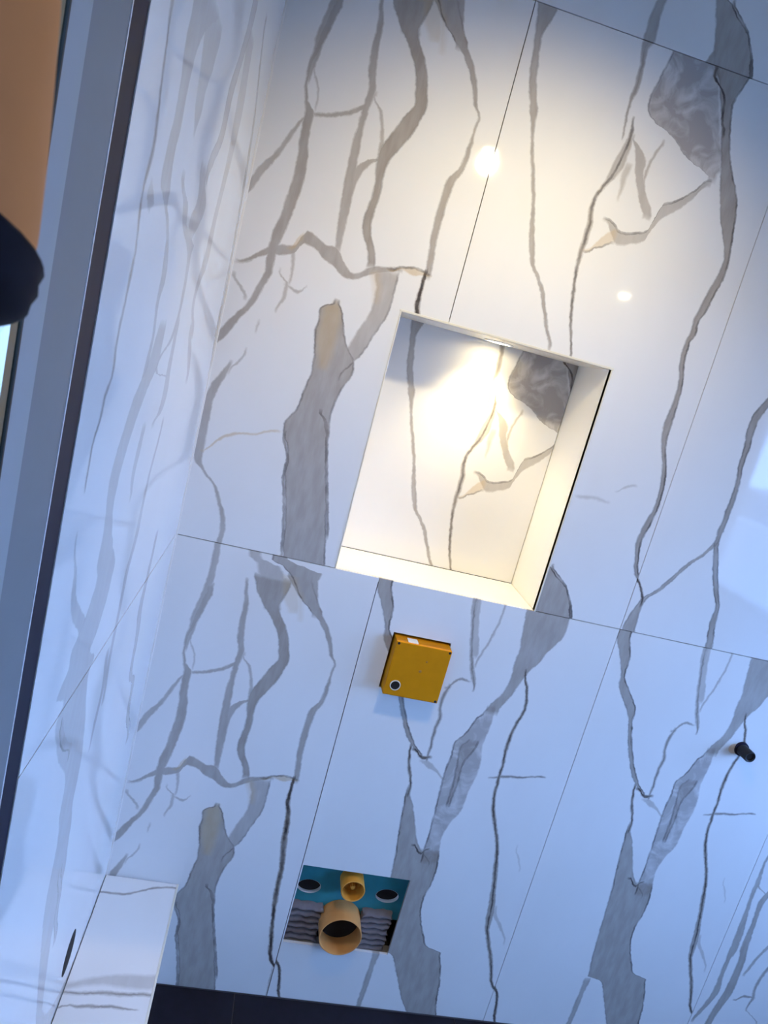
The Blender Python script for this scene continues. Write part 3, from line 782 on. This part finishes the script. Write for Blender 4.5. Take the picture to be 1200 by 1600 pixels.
bx0, bx1, bz0, bz1 = HOLE[0] - 0.018, HOLE[1] + 0.018, FZ - 0.925, HOLE[3] + 0.018
HC = ((0.0395, FZ - 0.8590), (0.2475, FZ - 0.8560))
HRX, HRZ = 0.0310, 0.0205
bm = bmesh.new()
xm = (bx0 + bx1) / 2
for (hx, hz), (xa, xb) in zip(HC, ((bx0, xm), (xm, bx1))):
    seg = 32
    ins, outs = [], []
    angs = [2 * math.pi * k / seg for k in range(seg)]
    for cxx, czz in ((xa, bz0), (xb, bz0), (xa, bz1), (xb, bz1)):
        angs.append(math.atan2(czz - hz, cxx - hx) % (2 * math.pi))
    angs = sorted(set(round(a, 5) for a in angs))
    for a in angs:
        dx, dz = math.cos(a), math.sin(a)
        ts = []
        if abs(dx) > 1e-9:
            ts.append(((xb - hx) if dx > 0 else (xa - hx)) / dx)
        if abs(dz) > 1e-9:
            ts.append(((bz1 - hz) if dz > 0 else (bz0 - hz)) / dz)
        t = min(ts)
        ins.append(bm.verts.new((hx + HRX * dx, BY, hz + HRZ * dz)))
        outs.append(bm.verts.new((hx + t * dx, BY, hz + t * dz)))
    n = len(angs)
    for k in range(n):
        bm.faces.new((ins[k], ins[(k + 1) % n], outs[(k + 1) % n], outs[k]))
bmesh.ops.remove_doubles(bm, verts=bm.verts, dist=0.0003)
r = bmesh.ops.extrude_face_region(bm, geom=list(bm.faces))
for e in r['geom']:
    if isinstance(e, bmesh.types.BMVert):
        e.co.y += 0.012
link('panel', to_mesh(bm, 'panel'), M['teal'], board)
def oval(prof, hx, hz, closed):
    bm = tube_bm(prof, 36, closed=closed)
    for v in bm.verts:
        v.co.x, v.co.z = hx + v.co.x * HRX, hz + v.co.z * HRZ
    return bm
for hx, hz in HC:
    link('hole_sleeve', auto_smooth(to_mesh(oval([(BY + 0.0005, 0.998), (BY + 0.0005, 0.97), (BY + 0.013, 0.97), (BY + 0.013, 0.998)], hx, hz, True), 'sleeve')), M['white'], board)
    link('hole_bottom', to_mesh(oval([(BY + 0.0105, 0.0), (BY + 0.0105, 0.969), (BY + 0.0125, 0.969), (BY + 0.0125, 0.0)], hx, hz, False), 'hole_bottom'), M['void'], board)

def pipe(name, label, cx, cz, y0, y1, ro, ri, mat, inner, group):
    t = thing(name, label, 'pipe', (cx, y1, cz), group)
    link('tube', auto_smooth(to_mesh(tube_bm([(y0, ri), (y0 - 0.0008, (ro + ri) / 2), (y0, ro), (y1, ro), (y1, ri)], 48, cx=cx, cz=cz), name)), mat, t)
    link('end_stop', to_mesh(tube_bm([(y1 - 0.012, 0.0), (y1 - 0.012, ri), (y1 - 0.002, ri), (y1 - 0.002, 0.0)], 40, cx=cx, cz=cz, closed=False), 'end_stop'), inner, t)
    return t
pipe('drain_pipe', 'wide tan drain pipe stub, the lower pipe in the square wall opening', 0.1385, FZ - 0.939, -0.030, BY - 0.0006, 0.0545, 0.0515, M['drain'], M['void'], 'pipe stubs in the square opening')
t = pipe('flush_pipe', 'narrow orange flush pipe stub, the upper pipe in the square wall opening', 0.1420, FZ - 0.816, -0.012, BY - 0.0006, 0.0305, 0.0275, M['pipe'], M['orange_dark'], 'pipe stubs in the square opening')
link('nozzle', auto_smooth(to_mesh(tube_bm([(-0.002, 0.0), (0.0, 0.005), (0.022, 0.008), (0.0235, 0.008), (0.0235, 0.0)], 20, cx=0.1420, cz=FZ - 0.816, closed=False), 'nozzle')), M['pipe'], t)

def ribbed(label, x0, x1, z0, z1, tilt, n):
    t = thing('ribbed_foam_block', label, 'foam block', ((x0 + x1) / 2, 0.03, z0), 'ribbed foam blocks in the square opening')
    bm = bmesh.new()
    h = (z1 - z0) / n
    prof = []
    m = 8
    for i in range(n):
        for k in range(m):
            s = k / m
            prof.append((0.014 + 0.014 * (1 - math.sin(math.pi * s) ** 0.7), z0 + (i + s) * h))
    prof.append((0.028, z1))
    nx = 10
    grid = []
    for a in range(nx + 1):
        x = x0 + (x1 - x0) * a / nx
        col = []
        for y, z in prof:
            wob = 0.0018 * math.sin(x * 160 + z * 90) + 0.001 * math.sin(x * 410)
            xe = x
            if a in (0, nx):
                xe += 0.003 * math.sin(z * 500) * (1 if a == nx else -1)
            col.append(bm.verts.new((xe, y + 0.3 * wob, z + wob + tilt * (x - x0))))
        grid.append(col)
    for a in range(nx):
        for c_ in range(len(prof) - 1):
            bm.faces.new((grid[a][c_], grid[a + 1][c_], grid[a + 1][c_ + 1], grid[a][c_ + 1]))
    r = bmesh.ops.extrude_face_region(bm, geom=list(bm.faces))
    for e in r['geom']:
        if isinstance(e, bmesh.types.BMVert):
            e.co.y = 0.0352
    link('ribs', auto_smooth(to_mesh(bm, 'ribs'), 60), M['foam'], t)
ribbed('grey ribbed foam block left of the wide drain pipe in the wall opening', 0.004, 0.088, FZ - 1.008, FZ - 0.902, 0.0, 6)
ribbed('grey ribbed foam block right of the wide drain pipe in the wall opening', 0.193, 0.270, FZ - 1.015, FZ - 0.899, 0.05, 7)

# ------------------------------------------------------------------ black pipe stub on the right
sx, sz = 1.0275, FZ - 0.244
st = thing('pipe_stub', 'short black water pipe stub poking out of the marble at the right edge', 'pipe', (sx, 0, sz))
link('tube', auto_smooth(to_mesh(tube_bm([(-0.040, 0.0105), (-0.041, 0.0135), (-0.038, 0.0150), (0.0, 0.0150), (0.004, 0.0150), (0.004, 0.0105)], 32, cx=sx, cz=sz), 'stub')), M['black'], st)
link('collar', auto_smooth(to_mesh(tube_bm([(-0.006, 0.0151), (-0.006, 0.0185), (-0.0002, 0.0195), (-0.0002, 0.0151)], 32, cx=sx, cz=sz), 'collar')), M['dark'], st)
link('plug', to_mesh(tube_bm([(-0.036, 0.0), (-0.036, 0.0104), (-0.030, 0.0104), (-0.030, 0.0)], 24, cx=sx, cz=sz, closed=False), 'plug'), M['void'], st)
bm = tube_bm([(-0.0014, 0.0), (-0.0011, 0.010), (-0.0002, 0.014), (-0.0002, 0.0)], 20, cx=sx - 0.020, cz=sz - 0.004, closed=False)
link('pale_patch', auto_smooth(to_mesh(bm, 'stub_patch')), M['pale_mark'], st)  # thin tan disc on the tile, left of the stub

# ------------------------------------------------------------------ raised arm in front of the window
M['skin'] = plain('brown_skin', (0.64, 0.215, 0.060), 0.6, 0.0, 0.14, 35, 0.12)
M['cloth'] = plain('black_cloth', (0.010, 0.008, 0.012), 0.9, 0.0, 0.3, 120, 0.2)
person = thing('person', 'raised bare brown forearm with a black sleeve pushed down to the elbow', 'person', (-0.388, -1.36, FZ + 0.40))
ax, ay = -0.388, -1.370
NS = 36
def sweep(bm, stations, cap0=True, cap1=True):
    """closed tube through (centre, radius across, radius deep, direction, fold height, fold phase)"""
    rings = []
    for c0, ra, rb, d_, amp, ph in stations:
        d_ = Vector(d_).normalized()
        e1 = (Vector((1, 0, 0)) - d_ * d_.x).normalized()
        e2 = d_.cross(e1)
        ring = []
        for k in range(NS):
            th = 2 * math.pi * k / NS
            w = amp * math.sin(ph + 2 * th)
            ring.append(bm.verts.new(Vector(c0) + Vector((0, 0, FZ)) + e1 * math.cos(th) * (ra + w) + e2 * math.sin(th) * (rb + w)))
        rings.append(ring)
    for a in range(len(rings) - 1):
        for k in range(NS):
            bm.faces.new((rings[a][k], rings[a][(k + 1) % NS], rings[a + 1][(k + 1) % NS], rings[a + 1][k]))
    if cap0:
        bm.faces.new(rings[0])
    if cap1:
        bm.faces.new(rings[-1])
bm = bmesh.new()
UP = (0, 0, 1)
# forearm, wrist and palm, hand raised above the frame
sweep(bm, [((ax + 0.0015 - 0.055 * max(0.0, z - 0.475) * (1 if z < 0.6 else 0.125 / (z - 0.475)), ay, z), ra, rb, UP, 0, 0) for z, ra, rb in ((0.4665, 0.012, 0.012), (0.468, 0.026, 0.026), (0.472, 0.0350, 0.0350), (0.480, 0.0378, 0.0378), (0.500, 0.0382, 0.0382),
       (0.530, 0.0380, 0.0380), (0.570, 0.0365, 0.0360), (0.620, 0.0330, 0.0300), (0.670, 0.0290, 0.0240), (0.705, 0.0280, 0.0210), (0.725, 0.0330, 0.0190),
       (0.755, 0.0400, 0.0165), (0.785, 0.0420, 0.0140), (0.797, 0.0400, 0.0110), (0.803, 0.0340, 0.0070))])
for dx, ln, rf in ((-0.0315, 0.062, 0.0080), (-0.0110, 0.076, 0.0090), (0.0100, 0.083, 0.0092), (0.0310, 0.074, 0.0088)):
    st = []
    for f, rr in ((-0.25, 0.9), (0.0, 1.0), (0.3, 0.97), (0.45, 1.03), (0.62, 0.92), (0.75, 0.96), (0.9, 0.85), (0.97, 0.6), (1.0, 0.2)):
        bend = max(0.0, f) ** 1.6 * 0.030
        st.append(((ax + dx * (1 + 0.12 * max(f, 0)), ay + bend, 0.797 + ln * f - 0.006 * max(0, f) ** 2), rf * rr, rf * rr, (0, 0.55 * max(f, 0), 1), 0, 0))
    sweep(bm, st)
st = []
for f, rr in ((-0.3, 1.0), (0.0, 1.15), (0.3, 1.05), (0.5, 1.0), (0.7, 0.95), (0.9, 0.8), (1.0, 0.3)):
    st.append(((ax + 0.030 + 0.034 * f, ay + 0.004 + 0.020 * f, 0.738 + 0.052 * f), 0.0105 * rr, 0.0105 * rr, (0.6, 0.3, 1), 0, 0))
sweep(bm, st)
# upper arm running back to the shoulder
up_arm = [((ax - 0.003 * f, ay - 0.30 * f, 0.503 + 0.006 * math.sin(math.pi * f)), 0.030 + 0.012 * f, 0.030 + 0.012 * f, (0, 1, 0.05), 0, 0) for f in (0.0, 0.2, 0.4, 0.6, 0.8, 1.0)]
sweep(bm, up_arm)
arm = link('body', to_mesh(bm, 'body', True), M['skin'], person)
rm = arm.modifiers.new('one_surface', 'REMESH')
rm.mode = 'VOXEL'
rm.voxel_size = 0.0028
rm.use_smooth_shade = True
sm = arm.modifiers.new('soften', 'SMOOTH')
sm.factor = 0.5
sm.iterations = 5
# sleeve: bunched cup round the elbow, then the upper sleeve
bm = bmesh.new()
cup = []
for dz, rr in ((0.0010, 0.0388), (0.0018, 0.0402), (0.0005, 0.0410), (-0.002, 0.0403), (-0.0045, 0.0407), (-0.007, 0.0396), (-0.0095, 0.0392),
               (-0.012, 0.0365), (-0.0145, 0.0325), (-0.0165, 0.026), (-0.0178, 0.017), (-0.0184, 0.006)):
    cup.append(((ax + 0.0005, ay, 0.4825 + dz), rr, rr, (0.094, 0.331, 1.0), 0.0003, dz * 300))
sweep(bm, cup, False, True)
tube = []
for k in range(31):
    f = k / 30
    tube.append(((ax - 0.003 * f, ay + 0.004 - 0.32 * f, 0.5035 + 0.006 * math.sin(math.pi * f)), 0.0350 + 0.016 * f + 0.0009 * math.sin(k * 1.7),
                 0.0350 + 0.016 * f + 0.0009 * math.sin(k * 1.7), (0, 1, 0.05), 0.0006, k * 0.6))
sweep(bm, tube[3:], False, True)
slv = link('sleeve', to_mesh(bm, 'sleeve', True), M['cloth'], person)
